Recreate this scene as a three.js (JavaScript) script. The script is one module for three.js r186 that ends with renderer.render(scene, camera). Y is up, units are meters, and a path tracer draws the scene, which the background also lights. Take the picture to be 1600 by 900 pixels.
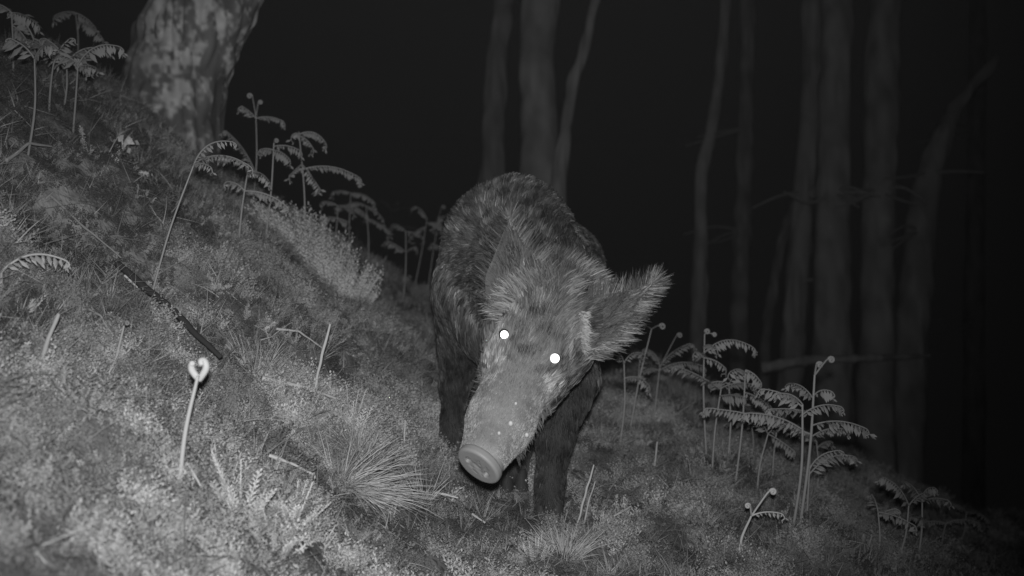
import * as THREE from 'three';
import { mergeGeometries } from 'three/addons/utils/BufferGeometryUtils.js';
import { RoundedBoxGeometry } from 'three/addons/geometries/RoundedBoxGeometry.js';

// ------------------------------------------------------------------ camera, sky, light, exposure
const scene = new THREE.Scene();
const F = 1537;                                                     // focal length in pixels of the 1600 x 900 photograph
const camera = new THREE.PerspectiveCamera(2 * Math.atan(450 / F) * 180 / Math.PI, 16 / 9, 0.05, 400);
const EYE = new THREE.Vector3(0, 0.78, 0);
camera.position.copy(EYE);
camera.rotation.x = -6 * Math.PI / 180;
camera.updateMatrixWorld(true);
scene.add(camera);
camera.focus = 2.12;
camera.userData.fStop = 2.9;

const SKY = 0.0021;                                                 // even, overcast night
const skyData = new Float32Array(64 * 32 * 4);
for (let i = 0; i < 64 * 32; i++) skyData.set([SKY, SKY, SKY * 1.01, 1], i * 4);
const sky = new THREE.DataTexture(skyData, 64, 32, THREE.RGBAFormat, THREE.FloatType);
sky.mapping = THREE.EquirectangularReflectionMapping; sky.magFilter = THREE.LinearFilter; sky.needsUpdate = true;
scene.background = sky; scene.environment = sky;

const flash = new THREE.SpotLight(0xffffff, 12, 0, 39 * Math.PI / 180, 1, 2);   // the trail camera's own lamp
flash.position.set(0, 0.845, 0.012);
flash.target.position.set(-0.14, 0.73, -2);
flash.castShadow = true; flash.shadow.radius = 0.9; flash.shadow.mapSize.set(2048, 2048); flash.shadow.bias = -0.0005;
flash.shadow.camera.near = 0.1; flash.shadow.camera.far = 40;
flash.name = 'flash_light'; scene.add(flash, flash.target); flash.target.name = 'flash_aim';

const renderer = new THREE.WebGLRenderer({ antialias: true });
renderer.toneMapping = THREE.LinearToneMapping;
renderer.toneMappingExposure = 1;
renderer.shadowMap.enabled = true;

// ------------------------------------------------------------------ helpers
const V = (x, y, z) => new THREE.Vector3(x, y, z);
const clamp = (v, a = 0, b = 1) => Math.min(b, Math.max(a, v));
const mix = (a, b, t) => a + (b - a) * t;
const sstep = (a, b, x) => { const t = clamp((x - a) / (b - a)); return t * t * (3 - 2 * t); };
function rng(seed) { let s = seed >>> 0; return () => { s = (s + 0x6D2B79F5) >>> 0; let t = Math.imul(s ^ (s >>> 15), 1 | s); t = (t + Math.imul(t ^ (t >>> 7), 61 | t)) ^ t; return ((t ^ (t >>> 14)) >>> 0) / 4294967296; }; }
const hash = (x, y, z) => { let h = Math.imul(x, 374761393) ^ Math.imul(y, 668265263) ^ Math.imul(z, 2147483647 ^ 0x5bd1e995); h = Math.imul(h ^ (h >>> 13), 1274126177); return ((h ^ (h >>> 16)) >>> 0) / 4294967296; };
function noise(x, y, z = 0) {                                       // value noise, -1 .. 1
  const X = Math.floor(x), Y = Math.floor(y), Z = Math.floor(z); let u = x - X, v = y - Y, w = z - Z;
  u = u * u * (3 - 2 * u); v = v * v * (3 - 2 * v); w = w * w * (3 - 2 * w);
  const c = (i, j, k) => hash(X + i, Y + j, Z + k);
  return 2 * mix(mix(mix(c(0, 0, 0), c(1, 0, 0), u), mix(c(0, 1, 0), c(1, 1, 0), u), v), mix(mix(c(0, 0, 1), c(1, 0, 1), u), mix(c(0, 1, 1), c(1, 1, 1), u), v), w) - 1;
}
const fbm = (x, y, z, o = 4) => { let s = 0, a = 0.5; for (let i = 0; i < o; i++) { s += a * noise(x, y, z); x = x * 2.03 + 7.1; y = y * 2.03 + 3.7; z = z * 2.03 + 1.3; a *= 0.5; } return s; };
const soft = (x, k) => x / k > 20 ? x : k * Math.log1p(Math.exp(x / k));
const taken = {};
function numbered(name) { const n = taken[name] = (taken[name] ?? -1) + 1; return n ? name + '_' + String(n).padStart(3, '0') : name; }
function tag(o, label, category, group, kind) { if (label) o.userData.label = label; if (category) o.userData.category = category; if (group) o.userData.group = group; if (kind) o.userData.kind = kind; return o; }
function thing(name, at, label, category, group) { const o = new THREE.Group(); o.name = numbered(name); o.position.copy(at); scene.add(o); return tag(o, label, category, group); }
function part(name, geo, m, parent) {                               // geo is in world coordinates; the parent stands at its base
  const o = new THREE.Mesh(geo, m); o.name = name; o.castShadow = o.receiveShadow = true;
  if (parent) { const p = parent.isGroup ? parent.position : parent.parent.position; if (parent.isGroup) geo.translate(-p.x, -p.y, -p.z); else geo.translate(-p.x, -p.y, -p.z); parent.add(o); } else scene.add(o);
  return o;
}
const grey = (a, rough = 0.9, extra = {}) => { const m = new THREE.MeshStandardMaterial({ roughness: rough, side: THREE.DoubleSide, ...extra }); m.color.setRGB(a, a, a); return m; };
const MV = (rough = 0.9, extra = {}) => new THREE.MeshStandardMaterial({ vertexColors: true, roughness: rough, side: THREE.DoubleSide, ...extra });
function P(px, py, d) { return V((px - 800) / F * d, -(py - 450) / F * d, -d).applyMatrix4(camera.matrixWorld); }   // photograph pixel at a depth in metres
function geom(pos, idx, col) {
  const g = new THREE.BufferGeometry(); g.setAttribute('position', new THREE.Float32BufferAttribute(pos, 3)); g.setIndex(idx);
  if (col) g.setAttribute('color', new THREE.Float32BufferAttribute(col, 3)); g.computeVertexNormals(); return g;
}

// ------------------------------------------------------------------ the hillside
function crest(x) { return 4.05 + 1.25 * sstep(-1.3, -0.45, x); }
function base(x, z) {
  let h = 0.86 * soft(-x - 0.13, 0.09) - 0.46 * soft(x - 0.46, 0.14);
  h = 1.24 - soft(1.24 - h, 0.05);                                   // the bank levels off at the top
  h -= 0.75 * soft(-z - crest(x), 0.22);
  h -= 0.2 * sstep(0.25, 0.9, -x) * sstep(-1.75, -0.7, z);  // near left ground sunk further from the flash so it renders dimmer
  return h;
}
const pathness = (x, z) => sstep(-0.12, 0.12, x + 0.46 - 0.55 * clamp(-z - 1.9, -0.3, 0.55) + 0.07 * noise(z * 3, 2, 5) + 0.05 * noise(x * 9, z * 9, 15)) * (1 - sstep(0.15, 0.65, x + 0.16 * noise(x * 5, z * 5, 25))) * (1 - sstep(2.3, 3.2, -z) * 0.6);
function height(x, z) {
  const far = sstep(30, 6, Math.hypot(x, z)), q = 1 - 0.6 * pathness(x, z);
  return base(x, z) + 0.16 * noise(x * 0.22 + 9, z * 0.22) * sstep(6, 14, Math.hypot(x, z)) * 6
    + far * q * (0.055 * noise(x * 1.9 + 4, z * 1.9 + 8, 1) + 0.044 * noise(x * 5.1, z * 5.1, 2) + 0.028 * noise(x * 12, z * 12, 3))
    + far * (0.009 * noise(x * 27, z * 27, 4) + 0.004 * noise(x * 60, z * 60, 5));
}
function G(px, py) {                                                // where the line of sight through a pixel meets the ground
  const d = P(px, py, 1).sub(EYE); let t = 0.5, s = 0.02;
  for (; t < 14; t += s) if (EYE.y + d.y * t < height(d.x * t, d.z * t)) { let a = t - s, b = t; for (let i = 0; i < 20; i++) { const m = (a + b) / 2; if (EYE.y + d.y * m < height(d.x * m, d.z * m)) b = m; else a = m; } t = b; break; }
  const p = EYE.clone().addScaledVector(d, t); p.depth = t; return p;
}
const onGround = (x, z, up = 0) => V(x, height(x, z) + up, z);
{
  const xs = [], zs = [];
  for (let v = -2.7; v <= 2.7; v += 0.0145) xs.push(v);
  for (let s = 0.03, v = 2.7; v < 90; s *= 1.22) { v += s; xs.push(v); xs.unshift(-v); }
  for (let v = -5.6; v <= -0.6; v += 0.0145) zs.push(v);
  for (let s = 0.03, v = -5.6; v > -120; s *= 1.2) { v -= s; zs.unshift(v); }
  for (let s = 0.03, v = -0.6; v < 40; s *= 1.25) { v += s; zs.push(v); }
  const nx = xs.length, nz = zs.length, pos = new Float32Array(nx * nz * 3), col = new Float32Array(nx * nz * 3), uv = new Float32Array(nx * nz * 2), idx = [];
  for (let j = 0; j < nz; j++) for (let i = 0; i < nx; i++) {
    const x = xs[i], z = zs[j], k = j * nx + i; pos.set([x, height(x, z), z], k * 3); uv.set([x, z], k * 2);
    const pth = pathness(x, z), n = fbm(x * 3.1, z * 3.1, 7, 5), f = noise(x * 45, z * 45, 9);
    let c = mix(0.2, 0.17, pth) * (1 + 0.8 * n) * (1 + 0.45 * f); c = clamp(c, 0.05, 0.32); col.set([c, c, c], k * 3);
  }
  for (let j = 0; j + 1 < nz; j++) for (let i = 0; i + 1 < nx; i++) { const a = j * nx + i, b = a + 1, c = a + nx, d = c + 1; idx.push(a, c, b, b, c, d); }
  const g = new THREE.BufferGeometry(); g.setAttribute('position', new THREE.BufferAttribute(pos, 3)); g.setAttribute('color', new THREE.BufferAttribute(col, 3)); g.setAttribute('uv', new THREE.BufferAttribute(uv, 2));
  g.setIndex(idx); g.computeVertexNormals();
  const N = 256, t = new Uint8Array(N * N * 4), r = rng(5);
  const grid = Array.from({ length: 64 * 64 }, r), at = (i, j) => grid[((j + 64) % 64) * 64 + (i + 64) % 64];
  for (let j = 0; j < N; j++) for (let i = 0; i < N; i++) { let v = 0; for (const [s, w] of [[16, 0.35], [4, 0.65]]) { const x = i / s, y = j / s, X = Math.floor(x), Y = Math.floor(y), n = N / s > 64 ? 64 : N / s; const q = (a, b) => at(((a % n) + n) % n, ((b % n) + n) % n); v += w * mix(mix(q(X, Y), q(X + 1, Y), x - X), mix(q(X, Y + 1), q(X + 1, Y + 1), x - X), y - Y); } v *= 255; t.set([v, v, v, 255], (j * N + i) * 4); }
  const bump = new THREE.DataTexture(t, N, N); bump.wrapS = bump.wrapT = THREE.RepeatWrapping; bump.repeat.set(4.3, 4.3); bump.magFilter = THREE.LinearFilter; bump.needsUpdate = true;
  const ground = part('ground', g, MV(1, { bumpMap: bump, bumpScale: 0.004 })); tag(ground, null, null, null, 'structure');
}

// pale and dark moss patches; those at top left and lower left darken overlit bank: pixel of the photograph, radius in metres, strength
const patches = [[560, 660, 0.13, 0.6], [620, 620, 0.17, 0.7], [150, 800, 0.16, -0.12], [480, 605, 0.08, 0.35], [660, 705, 0.12, 0.6], [330, 390, 0.16, 0.3], [500, 500, 0.09, 0.3], [380, 775, 0.08, 0.3], [300, 862, 0.1, 0.3], [1000, 720, 0.07, 0.25], [940, 690, 0.09, 0.4], [600, 520, 0.14, 0.6], [420, 425, 0.12, 0.3], [440, 830, 0.07, 0.35], [250, 520, 0.05, 0.25], [30, 845, 0.1, 0.2],
  [100, 430, 0.14, -0.4], [150, 330, 0.1, -0.3], [432, 500, 0.08, -0.4], [560, 545, 0.06, -0.4], [120, 680, 0.06, -0.2], [330, 560, 0.06, -0.4], [500, 690, 0.05, -0.4], [440, 700, 0.04, -0.35], [1080, 770, 0.14, -0.35], [1200, 810, 0.2, -0.3], [60, 200, 0.45, -0.6], [30, 110, 0.5, -0.5], [130, 150, 0.4, -0.4], [1130, 690, 0.12, -0.25], [1300, 800, 0.3, -0.3], [230, 620, 0.05, -0.3], [60, 470, 0.1, -0.35], [1150, 740, 0.12, -0.3], [640, 560, 0.05, -0.25], [700, 845, 0.12, -0.35]].map(([x, y, r, w]) => { const p = G(x, y); return [p.x, p.z, r, w]; });
const patch = (x, z) => { let v = 0; for (const [a, b, r, w] of patches) { const q = ((x - a) ** 2 + (z - b) ** 2) / (r * r); if (q < 9) v += w * Math.exp(-q) ; } return v; };

// ------------------------------------------------------------------ tubes, trunks
function tube(pts, radii, seg = 6, steps, closedTip = true) {       // tapered tube through points
  const c = new THREE.CatmullRomCurve3(pts, false, 'centripetal'), n = steps ?? Math.max(3, pts.length * 3), pos = [], idx = [];
  let nrm = V(0.3, 0.2, 1), prev;
  for (let i = 0; i <= n; i++) {
    const t = i / n, p = c.getPoint(t), d = c.getTangent(t), f = t * (radii.length - 1), k = Math.min(radii.length - 2, Math.floor(f)), r = radii.length > 1 ? mix(radii[k], radii[k + 1], f - k) : radii[0];
    nrm.addScaledVector(d, -nrm.dot(d)).normalize(); const b = d.clone().cross(nrm);
    for (let j = 0; j < seg; j++) { const a = j / seg * 2 * Math.PI; pos.push(p.x + r * (Math.cos(a) * nrm.x + Math.sin(a) * b.x), p.y + r * (Math.cos(a) * nrm.y + Math.sin(a) * b.y), p.z + r * (Math.cos(a) * nrm.z + Math.sin(a) * b.z)); }
    if (i) for (let j = 0; j < seg; j++) { const a = (i - 1) * seg + j, q = (i - 1) * seg + (j + 1) % seg; idx.push(a, q, a + seg, q, q + seg, a + seg); }
  }
  for (const [ring, t] of [[0, 0], [n, 1]]) { const k = pos.length / 3, p = c.getPoint(t); pos.push(p.x, p.y, p.z); for (let j = 0; j < seg; j++) { const a = ring * seg + j, q = ring * seg + (j + 1) % seg; if (ring) idx.push(a, q, k); else idx.push(q, a, k); } }
  return geom(pos, idx);
}
function trunk(pts, radii, { seg = 30, rings = 70, bark = 0.012, scale = 14, tone = 0.2, seed = 1, paint } = {}) {
  const c = new THREE.CatmullRomCurve3(pts, false, 'centripetal'), pos = [], col = [], idx = []; let nrm = V(0, 0, 1);
  for (let i = 0; i <= rings; i++) {
    const t = i / rings, p = c.getPoint(t), d = c.getTangent(t), f = t * (radii.length - 1), k = Math.min(radii.length - 2, Math.floor(f)), r = mix(radii[k], radii[k + 1], f - k);
    nrm.addScaledVector(d, -nrm.dot(d)).normalize(); const b = d.clone().cross(nrm);
    for (let j = 0; j < seg; j++) {
      const a = j / seg * 2 * Math.PI, dir = nrm.clone().multiplyScalar(Math.cos(a)).addScaledVector(b, Math.sin(a)), w = p.clone().addScaledVector(dir, r);
      const ridge = Math.abs(noise(w.x * scale * 1.6 + seed, w.y * scale * 0.45, w.z * scale * 1.6)), coarse = fbm(w.x * 3 + seed, w.y * 2.2, w.z * 3, 3);
      w.addScaledVector(dir, bark * (ridge * 1.6 - 0.5) + r * 0.16 * coarse); pos.push(w.x, w.y, w.z);
      let q = tone * (0.8 + 0.45 * ridge + 0.55 * fbm(w.x * 9, w.y * 6, w.z * 9 + seed, 3)); if (paint) q = paint(w, q, dir); col.push(q, q, q);
    }
    if (i) for (let j = 0; j < seg; j++) { const a = (i - 1) * seg + j, q = (i - 1) * seg + (j + 1) % seg; idx.push(a, q, a + seg, q, q + seg, a + seg); }
  }
  return geom(pos, idx, col);
}
const barkMat = MV(0.95), twigMat = grey(0.34, 0.95);

// the leaning tree on the bank, its bark blotched with lichen
{
  const D = 3.85, pts = [P(240, 330, D), P(254, 235, D), P(265, 165, D), P(281, 95, D), P(303, 50, D), P(329, -5, D), P(372, -110, D), P(440, -330, D), P(520, -640, D + 0.3), P(640, -1200, D + 1)];
  const px = D / F, radii = [98, 84, 77, 77, 77, 77, 76, 74, 66, 48].map((v) => v * px);
  const t = thing('leaning_tree', onGround(pts[1].x, pts[1].z), 'thick leaning tree with pale lichen blotches on its bark, on the bank', 'tree');
  part('trunk', trunk(pts, radii, { seg: 170, rings: 520, bark: 0.014, scale: 16, tone: 0.17, seed: 3, paint: (w, q) => {
    const n = 0.8 * fbm(w.x * 6 + 3, w.y * 4, w.z * 6, 5) + 0.28 * noise(w.x * 30, w.y * 20, w.z * 30) + 0.22 * noise(w.x * 75, w.y * 60, w.z * 75), side = sstep(-0.06, 0.22, (w.x - (pts[3].x + (w.y - pts[3].y) * 0.45)) + 0.14 + 0.2 * fbm(w.x * 6, w.y * 5, 2, 4) + 0.06 * noise(w.x * 50, w.y * 50, 3));
    return mix(q * 0.85, mix(q * 0.85, 0.58 + 0.16 * noise(w.x * 55, w.y * 45, w.z * 55), sstep(-0.12, 0.25, n)), side); } }), barkMat, t);
  for (const [a, b, c, r] of [[[250, 150], [215, 205], [165, 262], 0.11]]) {
    const e = G(c[0], c[1]); part('root', trunk([P(a[0], a[1], D), P(b[0], b[1], D - 0.1), V(e.x, e.y - 0.05, e.z)], [r * 1.5, r, r * 0.35], { seg: 40, rings: 60, tone: 0.2, seed: 8 }), barkMat, t);
  }
  for (const [x, y, x2, y2, r] of [[520, -640, 900, -900, 0.05], [470, -430, 180, -700, 0.045]]) part('limb', trunk([P(x, y, D + 0.2), P((x + x2) / 2, (y + y2) / 2 + 40, D), P(x2, y2, D - 0.2)], [r, r * 0.7, r * 0.3], { seg: 12, rings: 20, seed: 4 }), barkMat, t);
}
// the stems behind the boar and the wood on the right: pixel path at a depth, half width in pixels
const stems = [
  ['tall_tree', 6.4, [[842, 420, 40], [843, 280, 35], [842, 190, 29], [838, 110, 27], [840, 60, 29], [846, 0, 28], [850, -160, 27], [856, -500, 24]], 0.26, 'tall trunk rising straight behind the boar, with a pale knob', 'tree'],
  ['tall_tree', 7.4, [[760, 420, 24], [768, 280, 20], [773, 150, 17], [780, 60, 15], [792, -60, 14], [810, -400, 11]], 0.22, 'dim slender trunk left of the straight trunk behind the boar', 'tree'],
  ['thin_tree', 6.2, [[872, 420, 15], [876, 270, 12], [884, 200, 10], [893, 140, 9], [908, 90, 8], [925, 20, 7], [945, -60, 6], [980, -300, 4]], 0.24, 'thin crooked stem leaning right beside the straight trunk behind the boar', 'tree'],
  ['thin_tree', 7.6, [[1086, 640, 15], [1090, 520, 13], [1094, 400, 12], [1097, 270, 11], [1110, 210, 10], [1121, 140, 9], [1132, 40, 8], [1138, -200, 6]], 0.24, 'slim bent trunk above the bracken right of the ear, standing alone', 'tree'],
  ['tall_tree', 10, [[1150, 660, 15], [1155, 520, 14], [1160, 360, 13], [1165, 200, 12], [1170, -200, 10]], 0.22, 'faintest straight trunk between the slim bent trunk and the grove', 'tree'],
  ['tall_tree', 8, [[1222, 720, 20], [1238, 560, 19], [1246, 440, 18], [1256, 300, 17], [1268, 160, 16], [1270, 0, 16], [1272, -300, 13]], 0.24, 'leaning trunk at the left edge of the grove on the right', 'tree'],
  ['tall_tree', 7.4, [[1304, 780, 36], [1302, 640, 30], [1301, 480, 28], [1302, 300, 27], [1305, 120, 25], [1308, 0, 25], [1312, -340, 21]], 0.26, 'thickest straight trunk in the grove on the right', 'tree'],
  ['tall_tree', 7.7, [[1366, 780, 34], [1368, 640, 29], [1370, 480, 27], [1374, 300, 26], [1378, 120, 25], [1382, 0, 24], [1390, -340, 20]], 0.26, 'second thick trunk of the grove, just right of the thickest', 'tree'],
  ['forked_tree', 7.8, [[1404, 820, 36], [1416, 640, 29], [1426, 500, 25], [1438, 360, 23], [1452, 270, 20], [1478, 200, 15], [1500, 160, 11], [1560, 90, 7]], 0.24, 'trunk bending away to the right at the edge of the grove', 'tree'],
  ['thin_tree', 9.6, [[1190, 640, 10], [1203, 480, 9], [1222, 380, 8], [1250, 280, 6], [1262, 100, 5]], 0.22, 'slim slanting stem in front of the leaning grove trunk', 'tree'],
  ['tall_tree', 12, [[1520, 800, 17], [1522, 500, 15], [1526, 200, 13], [1530, -200, 10]], 0.21, 'farthest dim trunk at the right edge of the wood', 'tree'],
];
stems.forEach(([name, D, path, tone, label, cat], k) => {
  const s = D / F, pts = path.map(([x, y]) => P(x, y, D)), b = pts[0], gy = height(b.x, b.z), root = V(b.x, Math.min(gy - 0.12, b.y - 0.2), b.z);
  const t = thing(name, onGround(b.x, b.z), label, cat), r0 = path[0][2] * s;
  const P2 = [root, ...pts.filter((p) => p.y > root.y + 0.1)], R2 = [r0 * 1.25, ...pts.map((p, i) => [p, path[i][2] * s]).filter(([p]) => p.y > root.y + 0.1).map(([, r]) => r)];
  part('trunk', trunk(P2, R2, { seg: 26, rings: 110, bark: 0.016, scale: 9, tone, seed: k * 5 + 2 }), barkMat, t);
  const r = rng(40 + k);
  if (k > 3 && k !== 9) for (let i = 0; i < 5; i++) {                // dead twiggy side branches
    const y = 230 + r() * 150, p0 = path.reduce((a, q) => Math.abs(q[1] - y) < Math.abs(a[1] - y) ? q : a), side = r() < 0.6 ? -1 : 1, L = 40 + r() * 55;
    part('branch', tube([P(p0[0], p0[1], D), P(p0[0] + side * L * 0.5, p0[1] - 8 + r() * 26, D - 0.3), P(p0[0] + side * L, p0[1] - 10 + r() * 46, D - 0.5)], [0.016, 0.01, 0.005], 5, 10), twigMat, t);
  }
});
{
  const a = P(1192, 575, 7.2), b = P(1320, 561, 7.2), c = P(1452, 556, 7.5);
  const t = thing('dead_pole', a.clone(), 'thin dead pole lodged across the foot of the grove trunks', 'pole');
  part('stem', trunk([a, a.clone().lerp(b, 0.5).add(V(0, 0.02, 0)), b, c], [0.04, 0.036, 0.03, 0.014], { seg: 14, rings: 60, tone: 0.34, bark: 0.008, seed: 60 }), barkMat, t);
}

// ------------------------------------------------------------------ the boar
function nets(f, lo, hi, cell) {                                    // surface nets of a distance field
  const n = [0, 1, 2].map((i) => Math.ceil((hi[i] - lo[i]) / cell) + 1), [nx, ny, nz] = n, val = new Float32Array(nx * ny * nz), id = new Int32Array(nx * ny * nz).fill(-1), pos = [], nor = [], idx = [];
  for (let k = 0, q = 0; k < nz; k++) for (let j = 0; j < ny; j++) for (let i = 0; i < nx; i++, q++) val[q] = f(lo[0] + i * cell, lo[1] + j * cell, lo[2] + k * cell);
  const at = (i, j, k) => (k * ny + j) * nx + i, E = [[0, 1], [2, 3], [4, 5], [6, 7], [0, 2], [1, 3], [4, 6], [5, 7], [0, 4], [1, 5], [2, 6], [3, 7]];
  for (let k = 0; k + 1 < nz; k++) for (let j = 0; j + 1 < ny; j++) for (let i = 0; i + 1 < nx; i++) {
    const c = []; let m = 0; for (let b = 0; b < 8; b++) { const v = val[at(i + (b & 1), j + (b >> 1 & 1), k + (b >> 2))]; c.push(v); if (v < 0) m |= 1 << b; }
    if (m === 0 || m === 255) continue; let x = 0, y = 0, z = 0, s = 0;
    for (const [a, b] of E) if ((c[a] < 0) !== (c[b] < 0)) { const t = c[a] / (c[a] - c[b]); x += mix(a & 1, b & 1, t); y += mix(a >> 1 & 1, b >> 1 & 1, t); z += mix(a >> 2, b >> 2, t); s++; }
    x = lo[0] + (i + x / s) * cell; y = lo[1] + (j + y / s) * cell; z = lo[2] + (k + z / s) * cell; id[at(i, j, k)] = pos.length / 3; pos.push(x, y, z);
    const e = cell * 0.6, g = V(f(x + e, y, z) - f(x - e, y, z), f(x, y + e, z) - f(x, y - e, z), f(x, y, z + e) - f(x, y, z - e)).normalize(); nor.push(g.x, g.y, g.z);
  }
  const quad = (a, b, c, d, flip) => { if (a < 0 || b < 0 || c < 0 || d < 0) return; flip ? idx.push(a, c, b, b, c, d) : idx.push(a, b, c, b, d, c); };
  for (let k = 1; k + 1 < nz; k++) for (let j = 1; j + 1 < ny; j++) for (let i = 1; i + 1 < nx; i++) {
    const v = val[at(i, j, k)] < 0;
    if (v !== val[at(i + 1, j, k)] < 0) quad(id[at(i, j - 1, k - 1)], id[at(i, j, k - 1)], id[at(i, j - 1, k)], id[at(i, j, k)], !v);
    if (v !== val[at(i, j + 1, k)] < 0) quad(id[at(i - 1, j, k - 1)], id[at(i, j, k - 1)], id[at(i - 1, j, k)], id[at(i, j, k)], v);
    if (v !== val[at(i, j, k + 1)] < 0) quad(id[at(i - 1, j - 1, k)], id[at(i, j - 1, k)], id[at(i - 1, j, k)], id[at(i, j, k)], !v);
  }
  const g = new THREE.BufferGeometry(); g.setAttribute('position', new THREE.Float32BufferAttribute(pos, 3)); g.setAttribute('normal', new THREE.Float32BufferAttribute(nor, 3)); g.setIndex(idx); return g;
}
{
  const N = P(748, 727, 1.79), eyeL0 = P(788, 523, 1.945), eyeR0 = P(867, 560, 1.925), M = eyeL0.clone().add(eyeR0).multiplyScalar(0.5);
  const A = N.clone().sub(M).normalize(), R = eyeR0.clone().sub(eyeL0); R.addScaledVector(A, -R.dot(A)).normalize(); const Nf = R.clone().cross(A).multiplyScalar(-1).normalize(); if (Nf.z < 0) Nf.negate();
  const H = (a, r, n) => M.clone().addScaledVector(A, a).addScaledVector(R, r).addScaledVector(Nf, n);   // head frame: toward the nose, toward the right ear, out of the face
  const L = N.clone().sub(M).length();
  const footA = G(706, 694), footB = G(857, 802), footC = G(803, 752), footD = G(752, 668);
  const bones = [], back = V(0.18, -0.12, -1).normalize(), down = V(0, -1, -0.25).normalize(), toNape = A.clone().multiplyScalar(-1);
  const bone = (a, b, ra, rb, k, flow, len, col, lift, dens = 1) => bones.push({ a, b, ra, rb, k, flow, len, col, lift, dens, ab: b.clone().sub(a), l2: b.distanceToSquared(a) || 1e-9 });
  // head
  const S = H(-0.13, 0.005, -0.085);
  bone(H(0.01, 0, -0.068), H(L * 0.55, 0, -0.055), 0.072, 0.06, 0.03, toNape, 0.006, 0.27, 0.3, 4);
  bone(H(L * 0.55, 0, -0.055), H(L - 0.025, 0, -0.012), 0.06, 0.045, 0.03, toNape, 0.0036, 0.34, 0.25, 4);
  bone(S, H(0.0, 0, -0.072), 0.086, 0.074, 0.03, toNape, 0.019, 0.135, 0.5, 3.2);
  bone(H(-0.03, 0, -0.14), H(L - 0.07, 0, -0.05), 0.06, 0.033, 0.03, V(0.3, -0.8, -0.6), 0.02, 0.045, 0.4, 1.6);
  for (const s of [-1, 1]) bone(H(-0.06, s * 0.042, -0.12), H(0.03, s * 0.03, -0.11), 0.06, 0.048, 0.03, toNape.clone().addScaledVector(R, s * 0.7), 0.026, 0.042, 0.4, 2);  // cheeks and jaw: dark fur, with side-facing shade added into the colour
  for (const s of [-1, 1]) bone(H(-0.03, s * 0.052, -0.018), H(0.012, s * 0.056, -0.03), 0.02, 0.018, 0.02, toNape, 0.014, 0.19, 0.4, 2);
  // mane between and behind the ears
  const sh = P(797, 388, 2.5);
  bone(H(-0.19, 0.0, -0.055), sh.clone().add(V(0.02, 0.09, 0)), 0.075, 0.07, 0.05, V(0.1, 0.25, -1).normalize(), 0.034, 0.07, 0.5, 1.8);
  bone(S, sh, 0.105, 0.155, 0.06, back, 0.026, 0.2, 0.3, 1.6);
  // trunk
  const mid = P(832, 412, 2.88), hip = P(872, 418, 3.25);
  bone(sh, mid, 0.16, 0.155, 0.06, back, 0.024, 0.23, 0.28, 1.6); bone(mid, hip, 0.155, 0.152, 0.06, back, 0.024, 0.24, 0.28, 1.6);
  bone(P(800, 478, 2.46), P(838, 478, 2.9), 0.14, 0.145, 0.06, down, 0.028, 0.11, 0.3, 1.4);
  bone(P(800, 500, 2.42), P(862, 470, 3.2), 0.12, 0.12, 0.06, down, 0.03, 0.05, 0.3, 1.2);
  const limb = (pts, rs, col) => { for (let i = 0; i + 1 < pts.length; i++) bone(pts[i], pts[i + 1], rs[i], rs[i + 1], i ? 0.02 : 0.05, down, i > 1 ? 0.012 : 0.022, col, 0.22, 1.6); };
  const up = (p, h, dx = 0, dz = 0) => V(p.x + dx, p.y + h, p.z + dz);
  limb([P(728, 455, 2.5), P(722, 545, footA.depth - 0.08), up(footA, 0.17, 0.012, 0.03), up(footA, 0.07, 0.004, 0.0), up(footA, 0.03, 0, 0.02)], [0.085, 0.058, 0.038, 0.03, 0.033], 0.045);
  limb([P(882, 500, 2.42), P(893, 590, 2.4), up(footB, 0.18, 0.015, -0.02), up(footB, 0.075, 0.004, -0.01), up(footB, 0.03, 0, 0.015)], [0.085, 0.062, 0.041, 0.033, 0.035], 0.04);
  limb([P(884, 455, 3.15), P(850, 545, 2.9), P(835, 620, 2.92), up(footC, 0.075, 0.01, -0.03), up(footC, 0.03, 0, 0.01)], [0.12, 0.085, 0.045, 0.032, 0.034], 0.045);
  limb([P(812, 455, 3.2), P(775, 540, 3.05), P(764, 600, 3.2), up(footD, 0.07, 0, -0.02), up(footD, 0.03, 0, 0.01)], [0.12, 0.08, 0.043, 0.031, 0.033], 0.06);
  const dist = (b, x, y, z) => { const px = x - b.a.x, py = y - b.a.y, pz = z - b.a.z, t = clamp((px * b.ab.x + py * b.ab.y + pz * b.ab.z) / b.l2), dx = px - t * b.ab.x, dy = py - t * b.ab.y, dz = pz - t * b.ab.z; return Math.sqrt(dx * dx + dy * dy + dz * dz) - mix(b.ra, b.rb, t); };
  const cut = (x, y, z) => (x - N.x) * A.x + (y - N.y) * A.y + (z - N.z) * A.z + 0.004;
  const field = (x, y, z) => { let d = 9; for (const b of bones) { const e = dist(b, x, y, z), k = b.k, h = Math.max(k - Math.abs(d - e), 0) / k; d = Math.min(d, e) - h * h * k * 0.25; } return Math.max(d, cut(x, y, z)); };
  const hit = (px, py) => { const d = P(px, py, 1).sub(EYE); let t = 1.5; for (let i = 0; i < 200; i++) { const p = EYE.clone().addScaledVector(d, t), e = field(p.x, p.y, p.z); if (e < 0.0005) return p; t += e * 0.6; } return EYE.clone().addScaledVector(d, 1.94); };
  const inHead = (x, y, z) => -((x - S.x) * A.x + (y - S.y) * A.y + (z - S.z) * A.z) - 0.05;       // negative on the head's side
  const nearHead = (x, y, z) => sstep(0.4, 0.3, Math.hypot(x - M.x, y - M.y + 0.08, z - M.z)) * sstep(2.35, 2.25, -z);
  const bodyF = (x, y, z) => field(x, y, z) + 0.012 * sstep(0.0, -0.05, inHead(x, y, z)) * nearHead(x, y, z);
  const headF = (x, y, z) => Math.max(field(x, y, z), inHead(x, y, z));
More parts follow.
